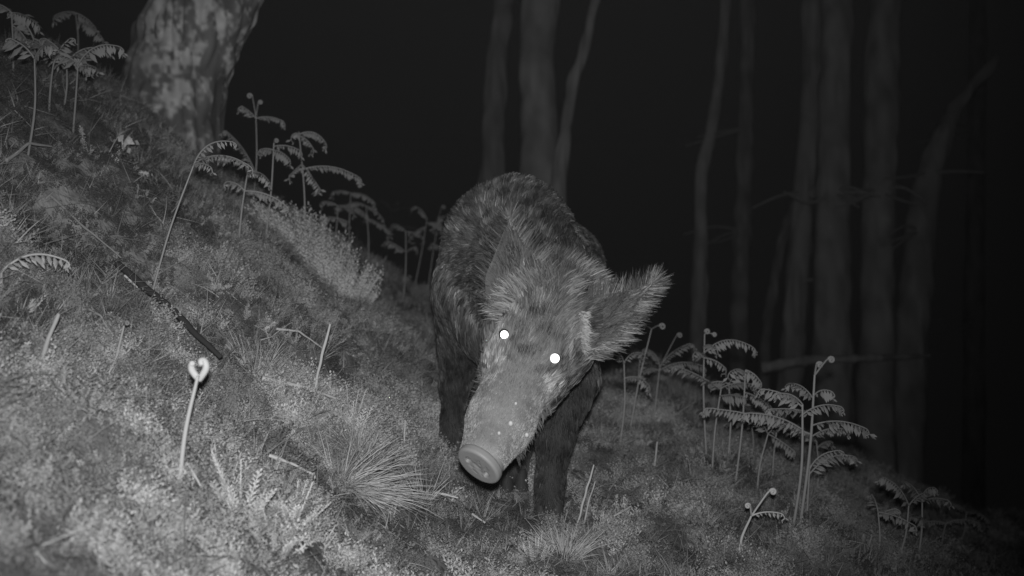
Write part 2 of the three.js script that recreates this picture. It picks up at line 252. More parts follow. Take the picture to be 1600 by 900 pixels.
  const lo = [-0.33, -0.06, -3.6], hi = [0.42, 0.9, -1.7];
  const gBody = nets(bodyF, lo, hi, 0.011), gHead = nets(headF, [N.x - 0.12, N.y - 0.1, -2.25], [S.x + 0.18, S.y + 0.16, N.z + 0.07], 0.0048);
  const foot = V(0.03, height(0.03, -2.6), -2.6);
  const boar = thing('wild_boar', foot, 'dark bristly wild boar walking toward the viewer, head lowered, eyes shining', 'boar');
  const gAll = mergeGeometries([gBody, gHead]), n = gAll.attributes.position.count, col = new Float32Array(n * 3), pa = gAll.attributes.position;
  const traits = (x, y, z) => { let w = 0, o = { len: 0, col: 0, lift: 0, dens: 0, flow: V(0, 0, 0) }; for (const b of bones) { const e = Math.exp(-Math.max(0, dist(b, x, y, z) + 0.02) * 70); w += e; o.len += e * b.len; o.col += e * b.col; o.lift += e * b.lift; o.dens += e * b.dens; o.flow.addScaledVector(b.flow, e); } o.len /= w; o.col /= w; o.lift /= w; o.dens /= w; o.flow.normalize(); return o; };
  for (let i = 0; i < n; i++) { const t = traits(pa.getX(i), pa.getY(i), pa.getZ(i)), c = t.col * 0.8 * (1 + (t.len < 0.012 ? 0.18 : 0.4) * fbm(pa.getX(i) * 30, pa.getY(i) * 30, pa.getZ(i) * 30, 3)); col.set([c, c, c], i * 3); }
  gAll.setAttribute('color', new THREE.BufferAttribute(col, 3));
  const fur = [];                                                   // {p, n, ...} roots
  const r = rng(77);
  const sample = (g, density, use) => {
    const p = g.attributes.position, ix = g.index.array, a = V(), b = V(), c = V(), q = V(), nn = V();
    for (let i = 0; i < ix.length; i += 3) {
      a.fromBufferAttribute(p, ix[i]); b.fromBufferAttribute(p, ix[i + 1]); c.fromBufferAttribute(p, ix[i + 2]); nn.copy(b).sub(a).cross(q.copy(c).sub(a)); const area = nn.length() / 2; nn.normalize();
      let cnt = area * density(a); cnt = Math.floor(cnt) + (r() < cnt % 1 ? 1 : 0);
      for (let k = 0; k < cnt; k++) { let u = r(), v = r(); if (u + v > 1) { u = 1 - u; v = 1 - v; } use(a.clone().multiplyScalar(1 - u - v).addScaledVector(b, u).addScaledVector(c, v), nn.clone()); }
    }
  };
  const addHair = (p, nrm, dir, len, wid, c) => fur.push([p, nrm, dir, len, wid, c]);
  const gHair = mergeGeometries([gBody, gHead]);
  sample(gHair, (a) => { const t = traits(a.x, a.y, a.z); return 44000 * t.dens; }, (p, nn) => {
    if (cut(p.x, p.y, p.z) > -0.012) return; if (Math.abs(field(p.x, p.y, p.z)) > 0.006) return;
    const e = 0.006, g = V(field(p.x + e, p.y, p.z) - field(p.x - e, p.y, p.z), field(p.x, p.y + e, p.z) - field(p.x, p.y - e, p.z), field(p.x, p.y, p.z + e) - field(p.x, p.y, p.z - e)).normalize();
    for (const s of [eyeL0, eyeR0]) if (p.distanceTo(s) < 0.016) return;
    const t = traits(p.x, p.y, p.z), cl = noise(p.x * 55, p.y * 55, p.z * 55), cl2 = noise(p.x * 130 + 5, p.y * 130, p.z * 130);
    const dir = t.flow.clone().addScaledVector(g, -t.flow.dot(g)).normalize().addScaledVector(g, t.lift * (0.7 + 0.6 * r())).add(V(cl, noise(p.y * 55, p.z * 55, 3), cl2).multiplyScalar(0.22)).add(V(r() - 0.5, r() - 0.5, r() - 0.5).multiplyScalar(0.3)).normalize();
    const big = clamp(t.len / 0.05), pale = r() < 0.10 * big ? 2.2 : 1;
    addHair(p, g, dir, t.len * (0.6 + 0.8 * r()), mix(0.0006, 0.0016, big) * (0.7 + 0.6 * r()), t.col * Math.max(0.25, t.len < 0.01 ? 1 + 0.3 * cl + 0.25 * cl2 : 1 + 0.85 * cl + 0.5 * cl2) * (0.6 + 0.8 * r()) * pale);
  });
  const bodyMesh = part('body', gAll, MV(0.75), boar);
  // ears: cupped leaf shapes with thickness
  const ear = (root, tip, wide, face, cup, colIn, colOut, fringe, inner) => {
    const ax = tip.clone().sub(root), Ln = ax.length(); ax.normalize(); const w = face.clone().addScaledVector(ax, -face.dot(ax)).normalize(), sd = ax.clone().cross(w).normalize();
    const U = 22, W = 14, pos = [], cols = [], idx = [];
    const pt = (u, v, o) => { const prof = wide * Math.pow(1 - u, 1.05) * (0.8 + 0.85 * Math.min(u * 2.4, 1) * (1 - 0.3 * u)); return root.clone().addScaledVector(ax, Ln * u).addScaledVector(sd, prof * v).addScaledVector(w, cup * (v * v - 0.35) * (1 - 0.5 * u) + o * 0.0035 * (1 - u * 0.7) + 0.004 * noise(u * 7, v * 5, Ln * 90)); };
    for (const o of [1, -1]) for (let i = 0; i <= U; i++) for (let j = 0; j <= W; j++) { const p = pt(i / U, j / W * 2 - 1, o); pos.push(p.x, p.y, p.z); const c = (o > 0 ? colIn : colOut) * (1 + 0.3 * noise(i * 0.9, j * 0.8, o)); cols.push(c, c, c); }
    const s = (U + 1) * (W + 1), q = (i, j) => i * (W + 1) + j;
    for (let i = 0; i < U; i++) for (let j = 0; j < W; j++) { idx.push(q(i, j), q(i + 1, j), q(i, j + 1), q(i, j + 1), q(i + 1, j), q(i + 1, j + 1)); idx.push(s + q(i, j), s + q(i, j + 1), s + q(i + 1, j), s + q(i, j + 1), s + q(i + 1, j + 1), s + q(i + 1, j)); }
    for (let i = 0; i < U; i++) for (const j of [0, W]) idx.push(q(i, j), s + q(i, j), q(i + 1, j), q(i + 1, j), s + q(i, j), s + q(i + 1, j));
    const m = part('ear', geom(pos, idx, cols), MV(0.8), boar);
    for (let k = 0; k < fringe; k++) {
      const u = r(), v = r() * 2 - 1, ed = Math.abs(v) > 0.72 || u > 0.85, o = r() < 0.6 ? 1 : -1, p = pt(u, v, o), cl = noise(u * 12, v * 7, Ln * 50);
      const dir = ax.clone().multiplyScalar(0.9).addScaledVector(sd, v * (ed ? 0.9 : 0.35)).addScaledVector(w, o * 0.25 * r() + (o > 0 ? 0.12 : 0)).add(V(r() - 0.5, r() - 0.5, r() - 0.5).multiplyScalar(0.5)).addScaledVector(sd, cl * 0.3);
      addHair(p, w.clone().multiplyScalar(o), dir.normalize(), (ed ? 0.03 : 0.017) * (0.5 + r()), 0.0012 * (0.7 + 0.7 * r()), (ed ? inner * 2 : inner) * (1 + 0.8 * cl) * (0.5 + r()) * (r() < 0.06 ? 2 : 1));
    }
    return m;
  };
  ear(H(-0.1, 0.07, -0.075), P(1022, 441, 1.99), 0.06, V(-0.35, -0.2, 1), 0.03, 0.08, 0.1, 3800, 0.12);
  ear(H(-0.1, -0.05, -0.035), P(797, 340, 2.06), 0.07, V(-0.15, -0.05, 1), 0.03, 0.1, 0.12, 3000, 0.085);
  // crown tuft standing up between the ears, and the pale bristle row at the ear root
  for (let k = 0; k < 5200; k++) {
    const u = (r() * 2 - 1), p = H(-0.14 - 0.05 * r() - 0.01 * Math.abs(u), u * 0.085, 0.004 - 0.06 * u * u), cl = noise(u * 9 + 40, k % 7, 2), t = 0.03 + 0.035 * r();
    addHair(p, Nf, A.clone().multiplyScalar(-0.75).addScaledVector(Nf, 0.5 + 0.2 * r()).addScaledVector(R, u * 0.75 + 0.3 * cl).add(V(r() - 0.5, r() - 0.5, r() - 0.5).multiplyScalar(0.4)).normalize(), t, 0.0015, 0.2 * (1 + 0.6 * cl) * (0.5 + r()) * (r() < 0.1 ? 1.8 : 1));
  }
  for (let k = 0; k < 420; k++) { const s = r(), p = hit(mix(908, 911, s) + (r() - 0.5) * 7, mix(490, 548, s)); addHair(p, Nf, V(0.25 + 0.6 * (r() - 0.5), 0.25 + (r() - 0.5) * 0.8, 0.8).normalize(), 0.02 * (0.5 + r()), 0.0014, 0.5 * (0.6 + 0.6 * r())); }
  const arc = new THREE.CatmullRomCurve3([V(774, 487, 0), V(788, 466, 0), V(806, 449, 0), V(830, 437, 0), V(866, 433, 0), V(900, 447, 0)]);
  for (let k = 0; k < 1000; k++) {
    const u = r(), q = arc.getPoint(u), c = noise(u * 14, 3, 1), p = hit(q.x + (r() - 0.5) * 20, q.y + (r() - 0.4) * 30), o = V(q.x - 845, 505 - q.y, 0).normalize();
    addHair(p, Nf, V(o.x * 0.8 + 0.25 * c, o.y * 0.9, 0.55).add(V(r() - 0.5, r() - 0.5, r() - 0.5).multiplyScalar(0.5)).normalize(), 0.024 * (0.3 + 1.2 * r()), 0.0011, mix(0.27, 0.17, u) * (0.5 + r()) * (1 + 0.5 * c));
  }
  // whiskers along the jaw
  for (let k = 0; k < 500; k++) { const s = r(), q = r() < 0.5 ? -1 : 1, p = H(mix(-0.02, L - 0.08, s), q * mix(0.075, 0.045, s), -0.09 + 0.03 * r()); addHair(p, R, R.clone().multiplyScalar(q * 0.8).addScaledVector(A, -0.3 + 0.5 * r()).add(V(0, -0.5, -0.3)).add(V(r() - 0.5, r() - 0.5, r() - 0.5).multiplyScalar(0.5)).normalize(), 0.02 * (0.5 + r()), 0.0011, 0.08 * (0.5 + r())); }
  const W0 = 0.5, hp = [], hi2 = []; for (let i = 0; i < 4; i++) { const y = i / 4, w = W0 * (1 - 0.55 * y); hp.push(-w, y, -0.3 * y * y, 0, y, -0.3 * y * y + 0.35 * w, w, y, -0.3 * y * y); } hp.push(0, 1, -0.3);
  for (let i = 0; i < 3; i++) for (const j of [0, 1]) { const a = i * 3 + j; hi2.push(a, a + 1, a + 3, a + 1, a + 4, a + 3); } hi2.push(9, 10, 12, 10, 11, 12);
  // z offset of the fold is scaled with the hair's width through the matrix's third column; keep it small
  const hair = geom(hp.map((v, i) => i % 3 === 2 ? v : v), hi2), inst = new THREE.InstancedMesh(hair, grey(1, 0.55), fur.length), mt = new THREE.Matrix4(), cc = new THREE.Color();
  fur.forEach(([p, nrm, dir, len, wid, c], i) => {
    const x = dir.clone().cross(nrm).normalize(), z = x.clone().cross(dir).normalize(); if (x.lengthSq() < 0.5) x.set(1, 0, 0);
    const an = (r() - 0.5) * 1.6, x2 = x.clone().multiplyScalar(Math.cos(an)).addScaledVector(z, Math.sin(an)), z2 = z;
    mt.makeBasis(x2.multiplyScalar(wid), dir.clone().multiplyScalar(len), z2.multiplyScalar(len * (z.dot(nrm) > 0 ? 1 : -1))); mt.setPosition(p.x - foot.x, p.y - foot.y, p.z - foot.z); inst.setMatrixAt(i, mt); c = clamp(c, 0.012, 0.6); inst.setColorAt(i, cc.setRGB(c, c, c));
  });
  inst.name = 'fur'; inst.userData.kind = 'stuff'; inst.castShadow = inst.receiveShadow = true; boar.add(inst);
  console.log('hairs', fur.length, 'feet', footA.depth, footB.depth, footC.depth, footD.depth, 'L', L, 'N.y', N.y - height(N.x, N.z));
  // snout disc with two nostrils
  const toCam = EYE.clone().sub(N).normalize(), NA = V(-0.46, -0.63, 0).addScaledVector(toCam, 0.62).normalize(), NR = V(0.81, -0.59, 0); NR.addScaledVector(NA, -NR.dot(NA)).normalize(); const NV = NA.clone().cross(NR); if (NV.dot(Nf) < 0) NV.negate();
  const nose = (x, y, z) => {
    const q = V(x, y, z).sub(N), a = q.dot(NA), u = q.dot(NR), v = q.dot(NV), rho = Math.hypot(u / 0.0455, v / 0.0395), cx = (rho - 1) * 0.046 + 0.006, cy = Math.abs(a + 0.004) - 0.009 + 0.006;
    let d = Math.hypot(Math.max(cx, 0), Math.max(cy, 0)) + Math.min(Math.max(cx, cy), 0) - 0.006;
    d = Math.max(d, -(Math.hypot(u / 1.25, v, (a - 0.132)) - 0.1282 + 0.0014 * noise(u * 160, v * 160, 3)));                                  // dished face inside a raised rim
    for (const s of [-1, 1]) d = Math.max(d, -(Math.hypot((u - s * 0.021) / 0.9, (v + 0.002 + s * 0.0 - 0.3 * Math.abs(u - s * 0.021)) / 1.25, (a - 0.005) / 1.5) - 0.0066));
    return d;
  };
  part('snout_disc', nets(nose, [N.x - 0.07, N.y - 0.07, N.z - 0.07], [N.x + 0.07, N.y + 0.07, N.z + 0.07], 0.0022), grey(0.27, 0.55), boar);
  // eyes: dark ball, mirror-like pupil looking at the lamp
  const tap = new THREE.MeshStandardMaterial({ metalness: 1, roughness: 0.36 }); tap.color.setRGB(0.95, 0.95, 0.95);
  for (const [x, y, rad] of [[788, 523, 0.0082], [867, 560, 0.0095]]) {
    const p = hit(x, y), to = flash.position.clone().add(EYE).multiplyScalar(0.5).sub(p).normalize(), c = p.clone().addScaledVector(to, -0.0065);
    const ball = new THREE.SphereGeometry(0.0118, 28, 20); ball.translate(c.x, c.y, c.z); const e = part('eye', ball, grey(0.02, 0.12), boar);
    const pu = new THREE.SphereGeometry(0.05, 20, 8, 0, 2 * Math.PI, 0, Math.asin(rad / 0.05)); pu.applyQuaternion(new THREE.Quaternion().setFromUnitVectors(V(0, 1, 0), to)); const o = c.clone().addScaledVector(to, 0.0128 - 0.05); pu.translate(o.x, o.y, o.z);
    const m = new THREE.Mesh(pu.translate(-foot.x, -foot.y, -foot.z), tap); m.name = 'pupil'; e.add(m);
  }
  // pale specks of mud on the snout
  for (const [x, y, s] of [[798, 660, 0.0045], [780, 675, 0.003], [823, 678, 0.004], [806, 629, 0.0028], [745, 590, 0.0022]]) { const p = hit(x, y), g = new THREE.IcosahedronGeometry(s, 1); g.scale(1, 1.2, 0.7); g.translate(p.x, p.y, p.z + 0.008); part('mud_speck', g, grey(0.55, 0.5), boar); }
  // cloven hooves
  for (const f of [footA, footB, footC, footD]) for (const s of [-1, 1]) {
    const g = new THREE.CylinderGeometry(0.013, 0.021, 0.05, 14, 4); const p = g.attributes.position; for (let i = 0; i < p.count; i++) { const y = p.getY(i), k = 0.5 - y / 0.05; p.setZ(i, p.getZ(i) * 1.35 + k * 0.016); }
    g.translate(f.x + s * 0.019, height(f.x, f.z) + 0.016, f.z + 0.022); g.computeVertexNormals(); part('hoof', g, grey(0.05, 0.5), boar);
  }
}

// ------------------------------------------------------------------ bracken
const frondMats = [grey(0.31, 0.8), grey(0.25, 0.8), grey(0.36, 0.8)], stemMat = grey(0.36, 0.8), paleStem = grey(0.62, 0.7);
function leafInto(pos, idx, p, dir, side, nrm, len, wid, curl) {    // small folded leaflet, drooping at the end
  const k = pos.length / 3, m = p.clone().addScaledVector(dir, len * 0.5), e = p.clone().addScaledVector(dir, len * 0.88).addScaledVector(nrm, -curl * len);
  for (const q of [p, m.clone().addScaledVector(side, wid).addScaledVector(nrm, -wid * 0.35 - curl * len * 0.25), m.clone().addScaledVector(nrm, wid * 0.25 - curl * len * 0.25), m.clone().addScaledVector(side, -wid).addScaledVector(nrm, -wid * 0.35 - curl * len * 0.25), e]) pos.push(q.x, q.y, q.z);
  idx.push(k, k + 1, k + 2, k, k + 2, k + 3, k + 1, k + 4, k + 2, k + 2, k + 4, k + 3);
}
function pinnaGeo(a, b, arch, r, leaf = 0.022, hook = 1) {           // a side frond from a to b, arched, its tip hooked down
  const L = a.distanceTo(b), ax = b.clone().sub(a).normalize(), up = V(0, 1, 0).addScaledVector(ax, -ax.y).normalize(), side = ax.clone().cross(up).normalize().applyAxisAngle(ax, (r() - 0.5) * 1.3);
  const pts = []; for (let i = 0; i <= 7; i++) { const t = i / 7; pts.push(a.clone().lerp(b, t).addScaledVector(up, arch * L * 4 * t * (1 - t))); }
  pts.push(b.clone().addScaledVector(ax, 0.006 * hook).addScaledVector(up, -0.014 * hook), b.clone().addScaledVector(ax, -0.004 * hook).addScaledVector(up, -0.021 * hook));
  const gs = [tube(pts, [0.0024, 0.0017, 0.0013], 5, 22)], c = new THREE.CatmullRomCurve3(pts), n = Math.max(8, Math.round(L / 0.0075)), pos = [], idx = [];
  for (let i = 1; i <= n; i++) {
    const t = i / n * 0.985 + 0.01, p = c.getPoint(t), d = c.getTangent(t), w = side.clone(), nn = d.clone().cross(w).normalize().multiplyScalar(-1); if (nn.y < 0) nn.negate();
    const size = leaf * (0.35 + 0.75 * Math.pow(Math.sin(Math.PI * Math.min(1, 0.22 + 0.78 * t)), 0.7)) * (0.6 + 0.65 * r());
    for (const s of [-1, 1]) { if (r() < 0.06) continue; const dir = w.clone().multiplyScalar(s * 0.8).addScaledVector(d, 0.35 + 0.2 * r()).addScaledVector(nn, -0.35 - 0.35 * t + 0.7 * (r() - 0.5)).normalize(), sd = dir.clone().cross(nn).normalize(); leafInto(pos, idx, p, dir, sd, nn, size, size * 0.2, 0.28 + 0.25 * r()); }
  }
  gs.push(geom(pos, idx)); return mergeGeometries(gs);
}
function curlGeo(p, dir, rad, r0, turns = 1.4) {                    // crozier: a stem end rolled into a spiral
  const up = V(0, 1, 0), pts = [], n = 22;
  for (let i = 0; i <= n; i++) { const t = i / n, a = t * turns * 2 * Math.PI, q = rad * (1 - 0.72 * t); pts.push(p.clone().addScaledVector(dir, rad * 0.95 - q * Math.cos(a) ).addScaledVector(up, q * Math.sin(a)).add(V(0, 0, 0.004 * t))); }
  const r1 = Math.min(r0 * 1.4, rad * (rad > 0.009 ? 0.28 : 0.4)), g = [tube(pts, [r1, r1 * 1.1, r1 * 1.2, r1 * 0.8], 7, 40)], pos = [], idx = [], r = rng(Math.round(p.x * 9999));
  for (let i = 4; i < n; i++) for (const s of [-1, 1]) leafInto(pos, idx, pts[i], V(0, 0, s).add(V(r() - 0.5, r() - 0.5, 0).multiplyScalar(0.9)).normalize(), dir, up, rad * 0.5, rad * 0.16, 0.5);
  g.push(geom(pos, idx)); return mergeGeometries(g);
}
let fernSeed = 100;
// b: foot and t: head of the stalk, p: side fronds [how far up the stalk, end x, end y, arch], c: croziers [x, y, radius in pixels]
function bracken({ b, t, p = [], c = [], label, group, name = 'bracken_fern', depth, thick = 0.0031, leaf = 0.023, bend = 0, turn = 0, fist = [], m, sm }) {
  const r = rng(fernSeed++), g0 = depth ? P(b[0], b[1], depth) : G(b[0], b[1]), D = depth ?? g0.depth; if (depth) g0.y = height(g0.x, g0.z);
  const top = P(t[0], t[1], D - 0.04 + 0.08 * r()), o = thing(name, g0, label, 'fern', group), low = g0.clone().add(V(0, -0.03, 0)), midp = low.clone().lerp(top, 0.55).add(V((r() - 0.5) * 0.02 + bend, 0, (r() - 0.5) * 0.02));
  const c3 = new THREE.CatmullRomCurve3([low, midp, top]), mat = m ?? frondMats[Math.floor(r() * 3)];
  part('stalk', tube([low, midp, top], [thick, thick * 0.85, thick * 0.6], 7, 16), sm ?? stemMat, o);
  for (const [u, x, y, arch = 0.08] of p) { const s = c3.getPoint(u), e = P(x, y, D + (r() - 0.5) * 0.16); part('frond', pinnaGeo(s, e, arch, r, leaf * (0.85 + 0.3 * r()), D / 3), mat, o); }
  for (const [x, y, q] of c) { const e = P(x, y, D), rad = q * D / F * 0.82, s = top.distanceTo(e) > rad * 3 ? top.clone().lerp(e, 0.7) : top; part('crozier', mergeGeometries([tube([top, s.clone().lerp(e, 0.5).add(V(0, 0.004, 0)), e.clone().add(V(0, 0.002, 0))], [thick * 0.6, thick * 0.55], 6, 6), curlGeo(e, V((x < t[0] ? -1 : 1) * Math.cos(turn), 0, Math.sin(turn)), rad, thick * 0.6)]), mat, o); }
  for (const f of fist) part('crozier', tube(f.map(([x, y], i) => P(x, y, D - 0.004 * i)), [thick, thick * 1.25, thick * 1.3, thick * 1.2, thick * 0.9], 9, 26), mat, o);
  return o;
}
const LG = 'bracken along the top of the left bank', RG = 'bracken on the slope right of the boar';
bracken({ b: [370, 390], t: [388, 262], p: [[0.72, 354, 284, 0.12], [0.72, 449, 324, 0.1], [0.93, 421, 284, 0.14], [1, 322, 248, 0.16]], label: 'bracken with three spreading arms below the leaning tree, stalk base mid bank', group: LG });
bracken({ b: [412, 378], t: [428, 224], p: [[0.93, 406, 234, 0.1], [0.93, 453, 250, 0.1], [0.97, 470, 236, 0.1]], c: [[429, 220, 4]], label: 'straight stalked bracken between the three armed and the tufted ones', group: LG });
bracken({ b: [476, 412], t: [467, 206], bend: 0.01, p: [[0.98, 509, 224, 0.22], [0.74, 452, 275, 0.02], [0.74, 500, 296, 0.02], [0.7, 563, 279, 0.12], [0.97, 490, 234, 0.1], [0.98, 456, 212, 0.15]], label: 'bracken with tufted head and long arm reaching right, above the pale bush', group: LG });
bracken({ b: [391, 330], t: [400, 182], p: [[0.98, 443, 190, 0.1], [0.98, 378, 166, 0.05], [0.4, 352, 204, 0.08]], c: [[394, 150, 5], [404, 160, 4]], label: 'tallest bracken beside the right edge of the leaning trunk', group: LG });
bracken({ b: [229, 466], t: [304, 254], bend: -0.015, thick: 0.0026, leaf: 0.016, m: grey(0.22, 0.85), sm: grey(0.32, 0.8), p: [[1, 393, 262, 0.12], [0.97, 364, 222, 0.2], [0.98, 330, 262, 0.1]], label: 'long slanting bracken stalk crossing the bank below the leaning tree', group: LG });
bracken({ b: [603, 392], t: [613, 330], p: [[1, 639, 326, 0.12], [1, 595, 312, 0.1], [0.5, 658, 360, 0.12], [0.5, 570, 340, 0.05]], c: [[618, 318, 4]], label: 'small bracken in the gap between pale bush and boar', group: LG });
bracken({ b: [645, 452], t: [667, 344], p: [[1, 651, 323, 0.12], [0.95, 690, 352, 0.1], [0.9, 640, 372, 0.1]], label: 'bracken close to the boar\'s flank, left one of the pair', group: LG });
bracken({ b: [665, 470], t: [686, 338], p: [[0.98, 712, 342, 0.14], [1, 678, 360, 0.06]], c: [[690, 324, 4]], label: 'bracken touching the boar\'s flank, right one of the pair', group: LG });
bracken({ b: [545, 352], t: [548, 302], depth: 4.6, p: [[1, 520, 300, 0.1], [1, 585, 316, 0.1], [0.8, 575, 338, 0.05], [0.8, 525, 325, 0.05]], label: 'dim bracken behind the long arm on the bank crest', group: LG });
bracken({ b: [575, 382], t: [572, 322], depth: 4.5, p: [[1, 545, 318, 0.1], [1, 600, 345, 0.1], [0.8, 610, 362, 0.05]], label: 'dim low bracken behind the small one near the boar', group: LG });
bracken({ b: [520, 372], t: [528, 322], depth: 4.3, p: [[1, 505, 315, 0.1], [1, 552, 330, 0.1], [0.7, 545, 348, 0.05], [0.7, 500, 340, 0.05]], label: 'dim low bracken just right of the tufted one on the crest', group: LG });
bracken({ b: [628, 420], t: [634, 362], depth: 4.4, p: [[1, 615, 350, 0.1], [1, 662, 372, 0.1], [0.7, 650, 385, 0.05], [0.7, 606, 376, 0.05]], label: 'dim low bracken between the small one and the flank pair', group: LG });
bracken({ b: [700, 430], t: [698, 365], depth: 4.5, p: [[1, 680, 352, 0.1], [1, 715, 368, 0.1], [0.8, 675, 380, 0.05]], label: 'dim bracken half hidden behind the boar\'s flank', group: LG });
// dim thicket at the top left
const thicket = ['dim bracken second from the left edge in the top left thicket', 'dim bracken with the shortest bare stalk in the middle of the top left thicket', 'dim bracken fourth from the left in the top left thicket', 'dim bracken with the longest bare stalk in the top left thicket', 'dim bracken of the top left thicket whose arm nearly reaches the trunk', 'dim bracken cut by the left edge at the top', 'dim bracken rising highest at the back of the top left thicket'];
const TG = 'dim bracken thicket at the top left';
for (const [b, t, p] of [[[55, 130], [52, 60], [[1, 20, 20], [1, 95, 95], [0.8, 5, 90]]], [[75, 175], [84, 95], [[1, 40, 62], [1, 130, 92], [0.9, 110, 60]]], [[97, 165], [104, 97], [[1, 70, 60], [1, 140, 110], [0.95, 168, 78, 0.2]]], [[40, 240], [54, 92], [[1, 15, 60], [1, 80, 72]]], [[112, 205], [122, 100], [[1, 189, 74, 0.18], [1, 85, 84], [0.95, 150, 106]]], [[20, 110], [18, 20], [[1, 60, 40], [1, -10, 5], [0.8, 45, 70]]], [[120, 90], [118, 20], [[1, 150, 45], [1, 85, 25], [0.8, 160, 60]]]])
  bracken({ b, t, p: p.map((q) => [...q.slice(0, 3), q[3] ?? 0.1]), label: thicket.shift(), group: TG, leaf: 0.026, m: frondMats[1], sm: grey(0.24, 0.85) });
// right of the boar
bracken({ b: [981, 680], t: [1018, 514], bend: 0.004, c: [[1009, 511, 6], [1030, 510, 6]], p: [[0.45, 1000, 560, 0.05]], label: 'two headed coiled bracken stalk nearest the boar\'s ear', group: RG });
bracken({ b: [966, 702], t: [975, 563], p: [[0.96, 962, 546, 0.1], [0.97, 1004, 552, 0.2], [0.8, 1015, 604, 0.16]], label: 'leftmost bracken of the right slope, hugging the boar', group: RG });
bracken({ b: [1020, 662], t: [1031, 574], p: [[0.95, 1004, 580, 0.12], [0.95, 1100, 573, 0.14], [1, 1078, 537, 0.1], [1, 1010, 545, 0.18]], c: [[1058, 524, 5]], label: 'flat topped bracken right of the two headed coil', group: RG });
bracken({ b: [1105, 716], t: [1101, 522], p: [[0.8, 1086, 550, 0.1], [0.8, 1134, 576, 0.1], [0.9, 1120, 545, 0.1], [0.84, 1177, 543, 0.2]], c: [[1101, 518, 5], [1113, 523, 4]], label: 'tallest bracken of the right slope with hooked top', group: RG });
bracken({ b: [1112, 738], t: [1127, 606], p: [[0.98, 1056, 572, 0.04], [1, 1180, 602, 0.1], [0.9, 1163, 622, 0.06]], label: 'bracken with one arm running left under the flat topped one', group: RG });
bracken({ b: [1136, 725], t: [1139, 600], p: [[1, 1110, 598, 0.1], [1, 1168, 580, 0.15]], label: 'slender bracken behind the arm running left', group: RG });
bracken({ b: [1147, 760], t: [1165, 578], p: [[1, 1190, 600, 0.12], [0.97, 1140, 582, 0.14], [0.8, 1200, 634, 0.06]], c: [[1180, 602, 5]], label: 'bracken with a drooping coil in the middle of the right slope', group: RG });
bracken({ b: [1168, 718], t: [1175, 668], p: [[1, 1205, 640, 0.08], [1, 1140, 655, 0.08]], label: 'short bracken stalk in front of the middle of the right slope', group: RG });
bracken({ b: [1182, 770], t: [1200, 678], p: [[1, 1242, 706, 0.04], [1, 1168, 645, 0.1], [1, 1240, 662, 0.12]], label: 'bent bracken stalk left of the straight ones by the dark grove', group: RG });
bracken({ b: [1207, 755], t: [1216, 655], p: [[1, 1170, 645, 0.08], [1, 1250, 640, 0.14], [0.9, 1190, 620, 0.1]], label: 'straight bracken stalk just left of the tall cluster by the grove', group: RG });
bracken({ b: [1236, 832], t: [1254, 632], thick: 0.0042, p: [[0.92, 1315, 636, 0.14], [0.98, 1190, 608, 0.1], [0.8, 1165, 646, 0.08], [1, 1215, 615, 0.14]], label: 'left stalk of the tallest cluster on the right slope', group: RG });
bracken({ b: [1247, 830], t: [1273, 586], thick: 0.0044, p: [[0.66, 1355, 671, 0.12], [0.84, 1230, 600, 0.14], [0.86, 1300, 612, 0.16], [0.6, 1103, 638, 0.05], [0.74, 1200, 640, 0.05]], c: [[1294, 562, 6], [1276, 570, 6]], label: 'tall bracken with a coiled top in the rightmost cluster', group: RG });
bracken({ b: [1260, 812], t: [1268, 668], p: [[0.5, 1336, 714, 0.16], [0.9, 1325, 672, 0.1], [0.55, 1312, 704, 0.16]], label: 'low armed bracken reaching right from the tallest cluster', group: RG });
bracken({ b: [1272, 788], t: [1276, 690], p: [[0.9, 1300, 690, 0.1], [1, 1240, 672, 0.1]], label: 'shortest stalk of the tallest cluster on the right slope', group: RG });
const corner = ['dim bracken second from the left in the lower right corner', 'dim tall bracken in the middle of the lower right corner', 'dim bracken with a split head, right of the tall one in the lower right corner', 'dim low bracken with a level arm in the lower right corner', 'rightmost dim bracken in the lower right corner', 'smallest dim bracken, leftmost in the lower right corner'];
const FG = 'dim bracken in the lower right corner';
for (const [b, t, p] of [[[1372, 868], [1372, 800], [[1, 1430, 822, 0.06], [1, 1362, 772], [0.9, 1400, 795]]], [[1402, 866], [1420, 790], [[1, 1380, 746], [1, 1445, 770], [0.8, 1440, 812]]], [[1434, 866], [1441, 784], [[1, 1415, 752], [1, 1460, 762, 0.2], [1, 1482, 782]]], [[1474, 862], [1478, 818], [[1, 1440, 818], [1, 1530, 818, 0.12]]], [[1496, 850], [1510, 800], [[1, 1545, 812], [1, 1482, 786]]], [[1352, 866], [1362, 838], [[1, 1390, 846], [1, 1335, 830]]]])
  bracken({ b, t, p: p.map((q) => [...q.slice(0, 3), q[3] ?? 0.1]), label: corner.shift(), group: FG, leaf: 0.02 });
// fiddleheads and the blurred frond tip at the left
bracken({ b: [277, 748], t: [309, 588], thick: 0.0043, fist: [[[311, 594], [305, 586], [300, 578], [299, 570], [301, 567]], [[311, 594], [317, 585], [322, 574], [319, 564], [314, 564], [315, 571]]], sm: grey(0.5, 0.8), m: grey(0.6, 0.75), label: 'pale two lobed fiddlehead standing out on the left bank', name: 'fiddlehead_fern' });
bracken({ b: [1156, 876], t: [1174, 806], thick: 0.004, bend: -0.004, p: [[1, 1222, 803, 0.1]], c: [[1203, 768, 6], [1172, 790, 5]], leaf: 0.013, sm: paleStem, m: grey(0.6, 0.6), label: 'pale three headed fiddlehead at the lower edge right of the boar', name: 'fiddlehead_fern' });
bracken({ b: [-6, 470], t: [2, 425], p: [[1, 104, 408, 0.2]], leaf: 0.02, thick: 0.004, label: 'bracken tip arching in at the left edge', m: grey(0.5, 0.8) });
